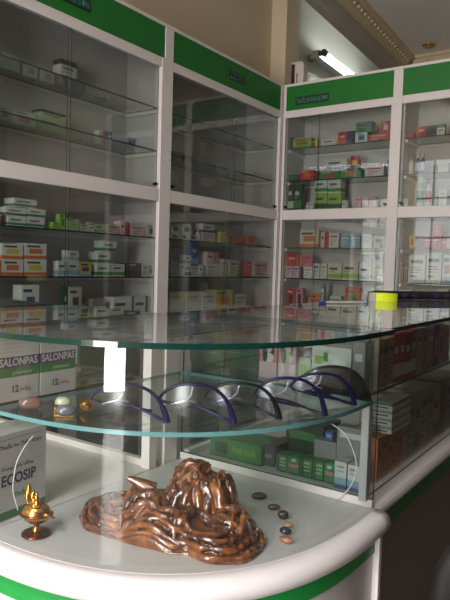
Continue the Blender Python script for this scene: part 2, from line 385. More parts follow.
row('A1', 2, 2.40, [(0, 10, 107, 'patch', 'palegreen', 'green'), (13, 36, 112, 'patch', W_, 'red'), (38, 66, 119, 'band', 'palegreen', 'lime'), (79, 88, 133, 'patch', 'grey', 'white'), (99, 106.5, 131, 'half', W_, 'orange'), (108, 112.5, 131.5, 'band', 'blue', 'navy'), (128, 133.5, 138, 'band', 'lightblue', 'blue'), (41, 66, 112, 'top', 'palegreen', 'black', 'S')])
row('A1', 4, 2.27, [(-3, 2.5, 212, 'text', 'brown', 'cream'), (8, 26.8, 216.6, 'band', W_, 'teal'), (27.5, 45, 217.8, 'band', W_, 'teal'), (52, 59, 222, 'text', 'lime', 'green'), (59.5, 66, 214, 'patch', 'lime', 'green'), (67, 79.5, 219, 'patch', 'palegreen', 'lime'), (80.5, 88.5, 224, 'text', W_, 'green'), (89, 94.5, 222, 'top', W_, 'beige'),
    (95, 105.5, 224, 'band', 'palegreen', 'lime'), (106.5, 119, 225, 'text', 'palepink', 'ink'), (120.5, 129.8, 221.6, 'half', 'palepink', 'red'), (131, 145, 225.6, 'text', 'palepink', 'purple'), (146.5, 157.5, 225, 'patch', W_, 'navy'),
    (6, 27, 207.5, 'band', W_, 'teal', 'S'), (28, 46, 209, 'band', W_, 'teal', 'S'), (14, 37, 199, 'band', W_, 'teal', 'S')])
row('A1', 5, 2.27, [(-3, 1.6, 260, 'text', 'orange', 'red'), (2, 23.5, 259.3, 'two', W_, 'orange', 'orange'), (25, 46.8, 259.3, 'two', W_, 'orange', 'yellow'), (58, 67, 261, 'band', W_, 'lightblue'), (68, 79.5, 261, 'band', W_, 'lightblue'), (80, 91.5, 262, 'two', 'yellow', 'lightblue', 'purple'), (96.5, 111, 264, 'band', W_, 'green'), (111.8, 124.8, 264, 'band', W_, 'green'), (127.5, 141.5, 263, 'patch', 'maroon', 'black'),
    (142.5, 148, 265, 'text', W_, 'ink'), (148.5, 153.5, 265, 'patch', W_, 'darkred'), (154.5, 159, 258, 'text', W_, 'grey'),
    (2, 23.5, 243.5, 'two', W_, 'orange', 'yellow', 'S'), (25, 46.8, 243.5, 'two', W_, 'orange', 'orange', 'S'), (69, 79.5, 250.6, 'band', W_, 'lightblue', 'S'), (97.5, 111, 252, 'band', W_, 'green', 'S'), (103, 117, 241, 'band', W_, 'green', 'S')])
row('A1', 6, 2.27, [(2, 18, 300, 'text', W_, 'grey'), (21.5, 39.5, 285, 'patch', W_, 'blue'), (64, 67.8, 286.5, 'band', 'darkgreen', 'green'), (69, 82, 287, 'patch', 'cream', 'darkgrey'), (92, 106, 299, 'top', 'cream', 'grey'), (113, 130.5, 297, 'band', W_, 'red'), (131.5, 147.8, 296, 'side', W_, 'teal'), (149, 159, 296, 'text', W_, 'pink')])
row('A2', 2, 2.42, [(173, 182, 152, 'patch', 'brown', 'orange'), (184, 193, 156, 'patch', 'brown', 'beige')])
row('A2', 4, 2.27, [(170, 179.6, 233.6, 'patch', W_, 'navy'), (180, 188.6, 234, 'patch', W_, 'navy'), (189, 197.6, 235, 'patch', W_, 'navy'), (198.4, 202, 230, 'bottle', W_, 'lightblue'), (202.6, 215.5, 233.6, 'text', 'palepink', 'pink'), (220, 229.5, 232, 'text', 'yellow', 'orange'), (235.5, 245.6, 237, 'text', 'red', 'cream'), (246.4, 256, 235.4, 'patch', 'orange', 'red'),
    (170.4, 181, 224, 'patch', W_, 'navy', 'S'), (181.6, 192, 224.6, 'patch', W_, 'navy', 'S'), (203, 215, 224, 'band', W_, 'purple', 'S')])
row('A2', 5, 2.27, [(171, 178.6, 262, 'text', 'grey', 'ink'), (180, 185.4, 264, 'text', W_, 'pink'), (186, 191.2, 264, 'band', W_, 'blue'), (191.8, 198.6, 266, 'text', W_, 'grey'), (199.4, 206, 265, 'half', W_, 'lightblue'), (206.6, 220, 264, 'text', W_, 'pink'), (221, 229, 259, 'text', 'cream', 'grey'), (229.8, 238, 260, 'text', 'cream', 'ink'), (247, 252, 261, 'text', 'red', 'pink'), (252.6, 274, 262, 'text', 'palepink', 'red'),
    (185.5, 191.4, 255, 'band', W_, 'lightblue', 'S'), (191.8, 198.4, 243, 'band', 'blue', 'lightblue', 'S'), (207, 220, 252.4, 'half', 'palepink', 'pink', 'S')])
row('A2', 6, 2.27, [(170, 184.6, 292, 'text', W_, 'yellow'), (186, 200.6, 292, 'text', W_, 'yellow'), (202, 215.4, 292, 'text', W_, 'beige'), (216, 234, 290, 'patch', 'yellow', 'orange'), (236, 246, 294, 'text', 'cream', 'grey')])
row('B1', 1, 3.88, [(287, 292.6, 137.6, 'text', 'darkgreen', 'green'), (293, 311.4, 138, 'two', 'lime', 'green', 'red'), (312, 318, 138.6, 'half', 'maroon', 'yellow'), (319, 337.6, 139, 'side', W_, 'yellow'), (338.4, 354.6, 131.4, 'half', 'red', 'navy'), (355.4, 367.6, 132.4, 'patch', W_, 'blue'), (368.4, 389.6, 133.6, 'text', 'red', 'cream'), (356, 372, 121.8, 'band', 'teal', 'green', 'S'), (381, 390.6, 121, 'patch', 'red', 'palepink', 'S')])
row('B1', 2, 3.88, [(287.4, 299, 175, 'text', 'darkgreen', 'green'), (300, 314, 170.4, 'patch', 'red', 'orange'), (314.6, 318.4, 170.6, 'text', 'maroon', 'red'), (319.2, 339.4, 171.4, 'patch', 'green', 'red'), (340.2, 361, 170.2, 'patch', 'green', 'orange'), (365, 384, 166, 'text', W_, 'red'), (387, 390.6, 160, 'text', 'blue', 'white'), (326, 347, 158.4, 'band', W_, 'blue', 'S'), (350.6, 359, 155.6, 'two', 'red', 'blue', 'yellow', 'S')])
row('B1', 3, 3.88, [(288, 294, 184, 'band', 'darkgreen', 'palegreen'), (294.6, 301.6, 184, 'band', 'darkgreen', 'green'), (306, 313.4, 202.6, 'text', W_, 'green'), (315, 327.2, 193, 'band', 'lime', 'darkgreen'), (327.9, 341, 193, 'band', 'lime', 'darkgreen'), (342, 348.4, 200.4, 'half', W_, 'palegreen'), (353.6, 361.4, 197, 'text', 'palepink', 'red'), (362, 368.6, 197, 'text', 'palepink', 'red'), (369.2, 376, 197, 'text', 'palepink', 'red'), (315, 327.2, 179.4, 'band', W_, 'green', 'S'), (327.9, 341, 179.4, 'band', W_, 'green', 'S')])
row('B2', 1, 3.88, [(403, 413.4, 132, 'text', 'red', 'maroon'), (416.4, 436, 126, 'half', 'red', 'navy', ), (437, 445, 124, 'top', W_, 'green')])
row('B2', 2, 3.88, [(399.6, 404.4, 158, 'text', 'blue', 'white'), (408.6, 413.4, 157, 'bottle', W_, 'grey'), (415, 419.8, 153.4, 'bottle', 'blue', 'white'), (420.4, 425, 153, 'bottle', 'blue', 'white'), (428, 437, 165, 'text', 'grey', 'ink'), (438, 449, 163, 'text', 'cream', 'lime')])
row('B2', 3, 3.88, [(401, 408, 199, 'text', W_, 'grey'), (416.4, 424, 177, 'bottle', 'palegreen', 'white', 'green'), (425.6, 431, 178, 'bottle', W_, 'red', 'red'), (433, 437.6, 196, 'text', 'green', 'cream'), (439, 447, 190, 'text', W_, 'grey')])
row('B1', 4, 3.88, [(300, 319, 230, 'two', 'cream', 'orange', 'orange'), (321, 328.4, 232, 'half', 'palepink', 'red'), (329, 339, 233, 'text', W_, 'red'), (341, 350.4, 235, 'text', 'lightblue', 'white'), (351, 360.4, 235, 'text', 'lightblue', 'white'), (361.4, 372.4, 234, 'text', W_, 'grey'), (373.4, 380.6, 236, 'side', W_, 'brown')])
row('B2', 4, 3.88, [(395.6, 401, 236, 'patch', 'yellow', 'red'), (409.8, 415.4, 235, 'patch', 'yellow', 'red'), (423, 441, 237.6, 'text', 'red', 'white'), (442, 451, 238, 'half', 'red', 'palepink'), (433.6, 442, 224, 'patch', 'red', 'pink', 'S')])
row('B1', 5, 3.88, [(286, 292.4, 266, 'text', 'palepink', 'purple'), (293, 299, 266, 'text', 'palepink', 'purple'), (303.6, 312.2, 267, 'text', W_, 'pink'), (313, 319.8, 263.4, 'text', W_, 'ink'), (320.4, 327, 263.4, 'text', 'cream', 'pink'), (328, 342, 263, 'band', 'cream', 'lime'), (342.8, 358.4, 262, 'band', 'cream', 'lime'), (359.4, 371.6, 264, 'band', W_, 'lightblue'), (372.6, 383, 263.4, 'text', W_, 'yellow'), (285.4, 298.6, 254, 'side', 'red', 'orange', 'S'), (299.4, 312, 255, 'text', 'pink', 'red', 'S'), (360, 371.4, 253, 'text', W_, 'navy', 'S'), (372.4, 383, 252.6, 'patch', W_, 'grey', 'S')])
row('B2', 5, 3.88, [(395, 399, 263.4, 'text', 'darkred', 'orange'), (399.5, 403.6, 263.4, 'text', 'brown', 'orange'), (404.2, 408, 263.6, 'text', 'maroon', 'beige'), (409, 426, 255, 'text', W_, 'ink'), (427, 442, 253, 'text', W_, 'ink'), (443.4, 452, 254, 'two', W_, 'lightblue', 'orange')])
row('B1', 6, 3.88, [(287, 295.4, 289, 'patch', 'red', 'black'), (296, 303, 288, 'patch', 'pink', 'black'), (308.4, 320, 293, 'two', 'orange', 'yellow', 'red'), (321, 324.6, 284, 'text', 'grey', 'white'), (330, 341, 296, 'text', W_, 'grey'), (345, 360, 288, 'patch', 'orange', 'green'), (366, 378, 292, 'text', W_, 'grey')])
row('B2', 6, 3.88, [(398, 412, 290, 'text', W_, 'grey'), (418, 432, 292, 'text', 'cream', 'ink'), (436, 448, 289, 'text', W_, 'blue')])

# ------------------------------------------------------------------ counters
QX, QY = 1.40, 1.137
ZT0, ZT1, ZS0, ZS1, ZB = H - .151, H - .140, H - .326, H - .317, H - .584
def arc(a, b, n=2.55, k=40, xr=1.432, y_top=QY):
    pts = [(xr, QY - b)]
    for i in range(k + 1):
        t = PI / 2 * i / k
        pts.append((QX - a * math.sin(t) ** (2 / n), QY - b * math.cos(t) ** (2 / n)))
    if y_top != QY: pts.append((QX - a, y_top))
    return pts
def plate(name, outline, z0, z1, face, edge, parent, inner_pt=True):
    """flat plate with the curved outline, closed through the inner corner"""
    pts = list(outline) + ([(outline[0][0], outline[-1][1])] if inner_pt else [])
    bm = bmesh.new(); lo = [bm.verts.new((x, y, z0)) for x, y in pts]; hi = [bm.verts.new((x, y, z1)) for x, y in pts]
    bm.faces.new(lo[::-1]); bm.faces.new(hi)
    for i in range(len(pts)): bm.faces.new((lo[i], lo[(i + 1) % len(pts)], hi[(i + 1) % len(pts)], hi[i])).material_index = 1
    return finish(name, bm, [face, edge], parent)
def sweep(name, rings, m_, parent, smooth=True, close=False):
    """rings: list of (outline, z)"""
    bm = bmesh.new(); g = [[bm.verts.new((x, y, z)) for x, y in o] for o, z in rings]
    prs = list(zip(g, g[1:])) + ([(g[-1], g[0])] if close else [])
    for a, b in prs:
        for i in range(len(a) - 1): bm.faces.new((a[i], a[i + 1], b[i + 1], b[i]))
    if close: bm.faces.new([r[0] for r in g]); bm.faces.new([r[-1] for r in g])
    return finish(name, bm, m_, parent, smooth=smooth)
GA, GB = .64, .612
panel = mat('counter white laminate', (214, 206, 208), .32, var=.03)
corner = thing('corner_display_counter', 'rounded glass display counter in front with wood carving and safety glasses inside', 'display counter', (0, 0, 0))
o_in = lambda d: arc(GA + d, GB + d)
rim_prof = []
for i in range(9):
    t = PI * i / 8
    rim_prof.append((o_in(.012 + .026 * math.sin(t)), ZB - .027 + .027 * math.cos(t)))
rings = [(o_in(-.02), ZB)] + rim_prof + [(o_in(-.02), ZB - .054)]
sweep('rim', rings, mat('white bullnose', (232, 226, 228), .28, var=.02), corner, close=True)
bm = bmesh.new()
o_st = lambda d: arc(GA + d, GB + d, xr=1.421)
sweep('green_stripe', [(o_st(.004), ZB - .0545), (o_st(.004), ZB - .104)], greenb, corner)
sweep('base_panel', [(o_st(.0), ZB - .055), (o_st(.0), 0)], panel, corner)
for xx in (0.76, ):
    pass
plate('display_floor', arc(GA - .002, GB - .002), ZB - .02, ZB + .0005, mat('display floor', (200, 198, 198), .3, var=.03), alu, corner)
sweep('front_glass', [(o_in(-.006), ZB + .001), (o_in(-.006), ZT0 - .0005)], clear, corner)
plate('glass_top', arc(GA + .05, GB + .026, n=2.6, xr=1.436, y_top=QY), ZT0, ZT1, topg, tedge, corner)
plate('glass_shelf', arc(GA - .016, GB - .016, xr=1.42), ZS0, ZS1, shelf_glass, sedge, corner)
bm = bmesh.new(); box(bm, 1.352, 1.412, QY + .004, QY + .054, 0, ZT0 - .0005); po = finish('corner_post', bm, alu, corner, bevel=.003)
bm = bmesh.new(); bmesh.ops.create_cone(bm, cap_ends=True, segments=12, radius1=.005, radius2=.004, depth=.003, matrix=Matrix.Translation((1.382, QY + .0025, H - .2)) @ Matrix.Rotation(PI / 2, 4, 'X')); finish('screw', bm, mat('lock metal', (0, 0, 0)), po)
bxo('end_post', (1.4215, 1.4395, QY - GB - .016, QY - GB + .02, 0, ZB - .056), mat('bright white edge', (236, 230, 232), .3), corner, bevel=.002)
slab('end_glass', (1.4255, 1.4315, QY - GB + .008, QY, ZB + .022, ZT0 - .0006), clear, tedge, corner)
bxo('end_rail', (1.422, 1.435, QY - GB + .008, QY, ZB + .001, ZB + .0215), alu, corner, bevel=.002)
bxo('end_stile', (1.40, 1.424, QY - GB + .016, QY - GB + .036, ZB + .022, ZS0 - .001), mat('brushed frame', (168, 172, 174), .35, .3), corner, bevel=.002)
# straight counter running away to the right (C) and to the left (D)
def straight(name, label, frame, L_, zoff, depth, parts_dark):
    """local: x along the front 0..L, y 0 = glass plane, +y to the back"""
    T = thing(name, label, 'display counter', frame[0], frame[1])
    zb = ZB + zoff
    bm = bmesh.new(); prof = [(.02, zb)] + [(-.012 - .026 * math.sin(PI * i / 8), zb - .023 + .023 * math.cos(PI * i / 8)) for i in range(9)] + [(.02, zb - .046)]
    e = [[bm.verts.new((x, y, z)) for y, z in prof] for x in (0, L_)]
    for i in range(len(prof)): bm.faces.new((e[0][i], e[0][(i + 1) % len(prof)], e[1][(i + 1) % len(prof)], e[1][i]))
    bm.faces.new(e[0]); bm.faces.new(e[1][::-1])
    finish('rim', bm, mat('white bullnose', (0, 0, 0)), T, smooth=False)
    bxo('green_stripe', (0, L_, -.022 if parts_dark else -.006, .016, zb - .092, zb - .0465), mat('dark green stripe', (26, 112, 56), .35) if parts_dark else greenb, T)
    bxo('base_panel', (0, L_, .0, .016, 0, zb - .0905), mat('shade toned laminate', (128, 112, 108), .42) if parts_dark else panel, T)  # the dark run's panel has its shade put into the colour
    bxo('display_floor', (.0, L_, .0165, depth, zb - .03, zb - .0005), lam, T)
    bxo('back_post', (L_ - .03, L_, depth - .03, depth, zb, ZT0 - .0005), alu, T)
    bxo('back_rail', (0, L_ - .03, depth - .02, depth, zb, zb + .02), alu, T)
    slab('glass_top', (0.002, L_, -.045 if parts_dark else -.03, depth, ZT0, ZT1), topg, tedge, T)
    slab('glass_shelf', (.012, L_ - .032, .02, depth - .03, ZS0, ZS1), shelf_glass, dedge, T)
    slab('front_glass', (.006, L_, .004, .009, zb + .001, ZT0 - .0005), clear2 if parts_dark else clear, tedge, T)
    for x in (.3, L_ - .3):
        bxo('shelf_bracket', (x, x + .012, .03, depth - .03, ZS0 - .012, ZS0 - .0005), alu, T)
    return T
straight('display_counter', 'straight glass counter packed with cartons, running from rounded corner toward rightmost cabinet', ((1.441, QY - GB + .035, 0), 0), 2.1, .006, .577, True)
straight('display_counter', 'straight glass counter holding boxes of plasters, left of the rounded corner', ((QX - GA, QY + .95, 0), -PI / 2), .945, .0, .56, False)

# ------------------------------------------------------------------ cartons inside the counters
def near_box(name, label, cat, w, d, h, base, marks, loc, rz=0, group=None, texts=(), bevel=.0015):
    bm, ms = carton_mesh(w, d, h, base, marks)
    o = finish(name, bm, ms, bevel=bevel, loc=loc, rz=rz); tag(o, label, cat, group)
    if texts:
        bm = bmesh.new(); cols = []
        for s, size, u, v, col, wid in texts:
            if col not in cols: cols.append(col)
            text_into(bm, s, size, ((u - .5) * w, -.0008, v * h), (1, 0, 0), (0, 0, 1), cols.index(col), w=wid, thick=.03)
        finish('printed_lettering', bm, [pal(c) for c in cols], o)
    return o
zc = ZS1 + .0005
sal = [(.1 + .03 * (k % 3), .62 + .08 * (k % 4), .67 + .06 * k, .68 + .06 * k, 'palepink', 0) for k in range(5)] + [(0, 1, .33, .46, 'green', 1), (0, 1, .46, .61, 'purple', 1)]
for i, (x0, x1) in enumerate(((.808, .918), (.921, 1.028))):
    w = x1 - x0
    near_box('plaster_box', ('tall white plaster box with purple and green stripes, further left of the pair' if i == 0 else 'tall white plaster box with purple and green stripes, beside the pale post side'), 'box', w, .05, .163, 'white', sal,
             ((x0 + x1) / 2, 1.158, zc), 0, 'boxes of plasters', [('SALONPAS', .024, .03, .49, 'white', w * .92), ('plasters', .011, .35, .37, 'palegreen', w * .45), ('12', .022, .34, .12, 'purple', w * .15), ('miếng', .011, .52, .13, 'pink', w * .26)])
near_box('cough_medicine_box', 'large white box with green base lying below the plaster boxes', 'box', .15, .09, .195, 'white', [(0, 1, 0, .1, 'green', 1), (0, 1, .14, .142, 'grey', 0), (.08, .94, .93, .938, 'grey', 0), (.08, .94, .62, .625, 'grey', 0)],
         (.872, 1.160, ZB + .0006), math.radians(4), None, [('ECOSIP', .034, .14, .40, 'navy', .098), ('Thuốc ho', .014, .38, .24, 'green', .05), ('Thuốc ho Thảo dược', .012, .1, .83, 'ink', .12), ('Dung dịch uống', .010, .14, .58, 'ink', .09)])
def xface(px0, px1, pt, X, z0):
    a, b = onX(px0, pt, X), onX(px1, pt, X); return a.y, b.y, (a.z + b.z) / 2 - z0
def end_box(px0, px1, pt, X, z0, label, base, marks, d=.1, texts=(), group=None, name='medicine_box'):
    y0, y1, h = xface(px0, px1, pt, X, z0)
    return near_box(name, label, 'medicine box', abs(y0 - y1) - .001, d, h, base, marks, (X, (y0 + y1) / 2, z0), -PI / 2, group, texts)
zf = ZB + .006 + .0002            # floor of the straight counter
grp = 'goods in the straight counter by the rounded corner'
big = end_box(210, 262, 441, 1.50, zf, 'long dark green carton with yellow script, beside the row of small green cartons', 'green', [(0, 1, 0, .08, 'darkgreen', 1), (.1, .35, .2, .8, 'darkgreen', 0)], .12, [('Hoạt huyết', .03, .45, .38, 'lime', .085)], grp)
end_box(263, 275, 446, 1.52, zf, 'narrow dark grey carton between the long green carton and small green ones', 'darkgrey', [(.2, .8, .4, .6, 'grey', 0)], .12, (), grp)
gp = [276, 287.5, 300, 312.5, 324, 335]
for i in range(5):
    pinkish = i in (1, 4)
    end_box(gp[i] + .3, gp[i + 1] - .3, 455 + i * 2.2, 1.50, zf, f'small upright green carton {"with pink slash" if pinkish else "with pale lettering"}, {ORD[i]} from left in its row', 'green',
            ([(.1, .9, .42, .6, 'pink', 0), (.3, .7, .74, .9, 'white', 0)] if pinkish else [(.15, .85, .74, .86, 'palegreen', 0), (.15, .85, .55, .64, 'palegreen', 0), (.15, .85, .36, .45, 'palegreen', 0), (.1, .3, 0, 1, 'darkgreen', 0)]) + [(0, 1, 0, .1, 'darkgreen', 1)], .05, (), 'row of small green cartons')
for i, (a, b) in enumerate(((334.5, 347), (347.6, 360))):
    end_box(a, b, 462 + i * 3.5, 1.485, zf, f'white upright carton fading to blue below, {"next to green cartons" if i == 0 else "nearest the glass corner"}', 'white',
            [(0, 1, 0, .16, 'blue', 1), (0, 1, .16, .42, 'lightblue', 1), (.2, .8, .78, .86, 'grey', 0), (.2, .8, .62, .68, 'lightblue', 0)], .05, (), 'pair of white and blue cartons')
end_box(286, 324, 424, 1.60, zf, 'dark green carton behind the row of small green cartons', 'darkgreen', [(.1, .8, .6, .8, 'green', 0)], .12, (), grp)
end_box(337, 366, 428, 1.541, zf, 'pale grey carton standing behind the white and blue pair', 'grey', [(.1, .9, .8, .9, 'white', 0)], .038, (), grp)
lowb = end_box(314, 336.5, 441, 1.541, zf, 'low grey carton behind the last small green cartons, blue carton on it', 'grey', [(.1, .9, .2, .3, 'darkgrey', 0)], .038, (), grp)
end_box(325, 333, 432, 1.543, onX(325, 441, 1.541).z + .002, 'small blue carton lying on the low grey carton', 'blue', [(.2, .8, .4, .7, 'lightblue', 0)], .03, (), grp)
zsC = ZS1 + .0005
for i, (a, b) in enumerate(((260, 278, ), (278.6, 297))):
    y0, y1, h = xface(a, b, 331, 1.50, zsC)
    h = ZT0 - .02 - zsC if h > ZT0 - .012 - zsC else h
    w = abs(y0 - y1) - .001
    o = near_box('hair_dye_box', ('tall pink carton showing a dark-haired woman, left of the pair' if i == 0 else 'tall pink carton showing a woman in green, right of the pair'), 'medicine box', w, .05, h, 'palepink',
                 [(0, 1, .34, .92, 'pink', 0), (.1, .9, .92, .96, 'red', 0)], (1.50, (y0 + y1) / 2, zsC), -PI / 2, 'pair of portrait cartons')
    bm = bmesh.new()                    # printed portrait: hair, face, shoulders as flat shapes
    def disc(cx, cz, rx, rz, mi, yy):
        vs_ = [bm.verts.new((cx + rx * math.cos(2 * PI * k / 20), yy, cz + rz * math.sin(2 * PI * k / 20))) for k in range(20)]; bm.faces.new(vs_).material_index = mi
    disc(0, .64 * h, w * .36, h * .25, 0, -.0008); disc(.04 * w, .66 * h, w * .18, h * .13, 1, -.0011); disc(.08 * w, .44 * h, w * .26, h * .1, 2, -.0012); disc(-.16 * w, .5 * h, w * .14, h * .16, 0, -.0014)
    finish('printed_portrait', bm, [pal('black' if i == 0 else 'darkgreen'), pal('palepink'), pal('white' if i == 0 else 'palegreen')], o)
end_box(299, 311, 358, 1.52, zsC, 'low pale green carton between the portrait cartons and white leaf carton', 'palegreen', [(.1, .9, .2, .7, 'lime', 0)], .08, (), grp)
end_box(312, 352, 347, 1.50, zsC, 'wide white carton with green leaf mark behind the safety glasses', 'white', [(.08, .3, .55, .75, 'lime', 0), (.3, .42, .62, .85, 'green', 0), (.5, .95, .5, .56, 'grey', 0), (.5, .95, .3, .34, 'grey', 0)], .08, (), grp)
end_box(353, 366, 342, 1.50, zsC, 'grey upright carton beside the wide white leaf carton', 'grey', [(.2, .8, .6, .75, 'white', 0)], .08, (), grp)
for i, (a, b) in enumerate(((190, 224), (225, 259))):
    end_box(a, b, 348, 1.58, zsC, f'dark green tall carton behind the purple safety glasses, {"nearer the white post" if i == 0 else "nearer the portrait cartons"}', 'darkgreen', [(.1, .8, .7, .76, 'teal', 0), (.1, .5, .55, .58, 'teal', 0)], .06, (), grp)
# fronts facing the shopper in the straight counter
def front_run(X0, z0, y, specs, what, g):
    x = X0; n = 0
    for w, h, d, st, a, b in specs:
        marks, desc = design(st, a, b); n += 1
        near_box('medicine_box', f'{desc}, {ORD[n - 1]} from the corner {what}', 'medicine box', w - .0012, d, h, a, marks, (x + w / 2, y, z0), 0, g, (), .001)
        x += w
front_run(1.585, zf, .585, [(.04, .122, .08, 'side', 'rust', 'brown'), (.04, .122, .11, 'text', 'rust', 'darkred'), (.04, .121, .11, 'side', 'rust', 'brown'), (.042, .122, .11, 'text', 'rust', 'maroon'), (.042, .121, .11, 'patch', 'rust', 'brown'), (.042, .122, .11, 'text', 'tan', 'umber')], 'along the counter floor', 'cartons along the floor of the straight counter')
front_run(1.84, zf, .585, [(.06, .19, .16, 'text', 'taupe', 'ink'), (.06, .2, .16, 'band', 'taupe', 'umber'), (.07, .2, .16, 'text', 'tan', 'ink'), (.07, .2, .16, 'text', 'taupe', 'umber'), (.07, .19, .16, 'band', 'tan', 'umber'), (.08, .2, .16, 'text', 'umber', 'ink'), (.08, .2, .16, 'text', 'taupe', 'ink'), (.09, .2, .16, 'text', 'tan', 'umber')], 'past the orange cartons', 'brown cartons along the floor of the straight counter')
zst = zf + .123
for k in range(4):
    near_box('medicine_box', f'white flat carton with green end label, {["lowest", "second", "third", "topmost"][k]} in the stack on rust-orange cartons', 'medicine box', .056, .16, .0215, 'white', [(0, 1, .55, .95, 'green' if k == 3 else 'grey', 1), (.1, .8, .2, .4, 'ink', 0)],
             (1.65, .60, zst + k * .022), -PI / 2, 'flat cartons stacked on orange cartons')
front_run(1.56, zsC, .585, [(.04, .132, .06, 'text', 'tan', 'umber'), (.04, .13, .06, 'text', 'taupe', 'ink'), (.04, .132, .06, 'text', 'tan', 'umber'), (.05, .14, .06, 'band', 'red', 'cream'), (.05, .14, .06, 'band', 'red', 'palepink'), (.05, .135, .06, 'band', 'darkred', 'cream'), (.05, .14, .06, 'band', 'red', 'cream'), (.06, .14, .06, 'text', 'tan', 'umber'), (.06, .138, .06, 'text', 'taupe', 'brown'), (.06, .13, .06, 'text', 'rust', 'cream'), (.06, .14, .06, 'patch', 'purple', 'pink'), (.06, .14, .06, 'patch', 'pink', 'purple'), (.07, .13, .06, 'text', 'rust', 'red')], 'along the counter shelf', 'cartons on the shelf of the straight counter')

# ------------------------------------------------------------------ safety glasses on the glass shelf
FR = dict(purple=mat('purple frame', (20, 16, 66), .34, spec=.35), black=mat('black frame', (14, 13, 17), .35, spec=.35), dark=mat('dark brown frame', (34, 22, 24), .2, coat=.6))
def glasses(label, px, py, peakpy, leftpx, kind, yaw, ys=1):
    tip = onZ(px, py, ZS1)
    d = (tip - EYE).length
    Wd = (px - leftpx) / F * d; Hh = (py - peakpy) / F * d * .93
    T = thing('safety_glasses', label, 'safety glasses', (tip.x, tip.y, ZS1 + .0035), 0, 'safety glasses in a row on the glass shelf')
    # local frame: x = along the image-right ground direction turned by yaw, y = away
    T.rotation_euler.z = math.atan2(CAM_R.y, CAM_R.x) + yaw
    fm = FR['purple' if kind == 'purple' else ('black' if kind == 'black' else 'dark')]
    sh = [(-1, .54), (-.93, .74), (-.76, .94), (-.53, 1), (-.29, .9), (-.12, .62), (-.03, .26), (0, .02)]
    brow = spline([(x * Wd, -.018 * math.sin(PI * -x) + .02 * -x, z * Hh) for x, z in sh], 6)
    bm = bmesh.new(); n = len(brow)
    tube(bm, brow, [.0034 + .0026 * max(0, 2 * i / (n - 1) - 1) ** 2 for i in range(n)], 8, flat=1.3); finish('brow_bar', bm, fm, T, smooth=True)
    bm = bmesh.new()                   # lens: sheet below the brow bar
    low = []
    for i, p in enumerate(brow):
        t = i / (n - 1)
        lowz = Hh * (.40 * (1 - t) - .0) + .002 - .12 * Hh * math.sin(PI * t)
        nose = .22 * Hh * math.exp(-((t - .5) / .09) ** 2)
        low.append(Vector((p.x * .985 , p.y - .004, min(p.z - .001, max(.0015, lowz + nose)))))
    a = [bm.verts.new(p) for p in brow]; b = [bm.verts.new((p + q) / 2 + Vector((0, -.005, 0))) for p, q in zip(brow, low)]; c = [bm.verts.new(q) for q in low]
    for i in range(n - 1):
        bm.faces.new((a[i], a[i + 1], b[i + 1], b[i])); bm.faces.new((b[i], b[i + 1], c[i + 1], c[i]))
    finish('lens', bm, darklens if kind == 'dark' else lensm, T, smooth=True)
    e = sh[0]
    bm = bmesh.new(); tube(bm, spline([(-.002, .004 * ys, .003), (-.14 * Wd, .02 * ys, .10 * Hh), (-.45 * Wd, .042 * ys, .30 * Hh), (-.72 * Wd, .045 * ys, .40 * Hh), (-.80 * Wd, .04 * ys, .36 * Hh)], 5), [.0036] * 6 + [.0028] * 9 + [.0036] * 6, 8, flat=.8); finish('temple', bm, fm, T, smooth=True)
    bm = bmesh.new(); tube(bm, spline([(-Wd + .002, .022, .54 * Hh), (-.9 * Wd, .02 + .03 * ys, .40 * Hh), (-.5 * Wd, .01 + .05 * ys, .22 * Hh), (-.2 * Wd, .062 * ys, .12 * Hh)], 5), .003, 8, flat=.8); finish('temple', bm, fm, T, smooth=True)
    if kind != 'dark':
        bm = bmesh.new(); tube(bm, spline([(-.56 * Wd, -.006, .93 * Hh), (-.58 * Wd, -.004, .72 * Hh), (-.62 * Wd, .004, .6 * Hh), (-.5 * Wd, .012, .5 * Hh)], 4), .0024, 6); tube(bm, spline([(-.62 * Wd, -.002, .6 * Hh), (-.84 * Wd, .008, .46 * Hh)], 3), .0018, 6)
        finish('nose_bridge', bm, mat('silvery clear plastic', (206, 208, 212), .12, .5), T, smooth=True)
    return T
glasses('purple framed clear safety glasses at the left end of the row', 167, 425, 383.5, 92, 'purple', .10)
glasses('purple framed clear safety glasses, second in the row from the left', 234, 426, 383, 160, 'purple', .10)
glasses('black framed clear safety glasses between two purple pairs', 279, 421, 382, 206, 'black', .12)
glasses('purple framed clear safety glasses in front of the portrait cartons', 325, 418, 377, 256, 'purple', .16, .7)
glasses('purple framed clear safety glasses just in front of the dark sunglasses', 354, 407, 373, 292, 'purple', .16, .3)
glasses('dark smoked wraparound sunglasses at the right end of the row', 369, 403, 366.5, 303, 'dark', .10, .2)

# ------------------------------------------------------------------ stones
def stone(label, px, py, z, rx, ry, rz_, rgb, yaw=0, group='polished stones', seed=0, cat='stone'):
    p = onZ(px, py, z)
    bm = bmesh.new(); bmesh.ops.create_icosphere(bm, subdivisions=4, radius=1)
    for v in bm.verts:
        k = 1 + .10 * noise.noise(v.co * 1.2 + Vector((seed * 3.1, 0, 0)))
        v.co = Vector((v.co.x * rx * k, v.co.y * ry * k, v.co.z * rz_ * k))
    mz = min(v.co.z for v in bm.verts)
    o = finish('stone', bm, mat('stone ' + str(rgb), rgb, .22, var=.3, scale=40, coat=.4), smooth=True, loc=(p.x, p.y, z - mz + .0003), rz=math.atan2(CAM_R.y, CAM_R.x) + yaw)
    return tag(o, label, cat, group)
stone('brown polished stone on the glass shelf in front of plaster boxes', 31, 409, ZS1, .0255, .014, .0135, (112, 78, 68), .25, seed=1)
stone('grey polished stone on a gold stand on the glass shelf', 66, 416, ZS1 + .006, .021, .013, .0115, (92, 94, 106), .1, seed=2)
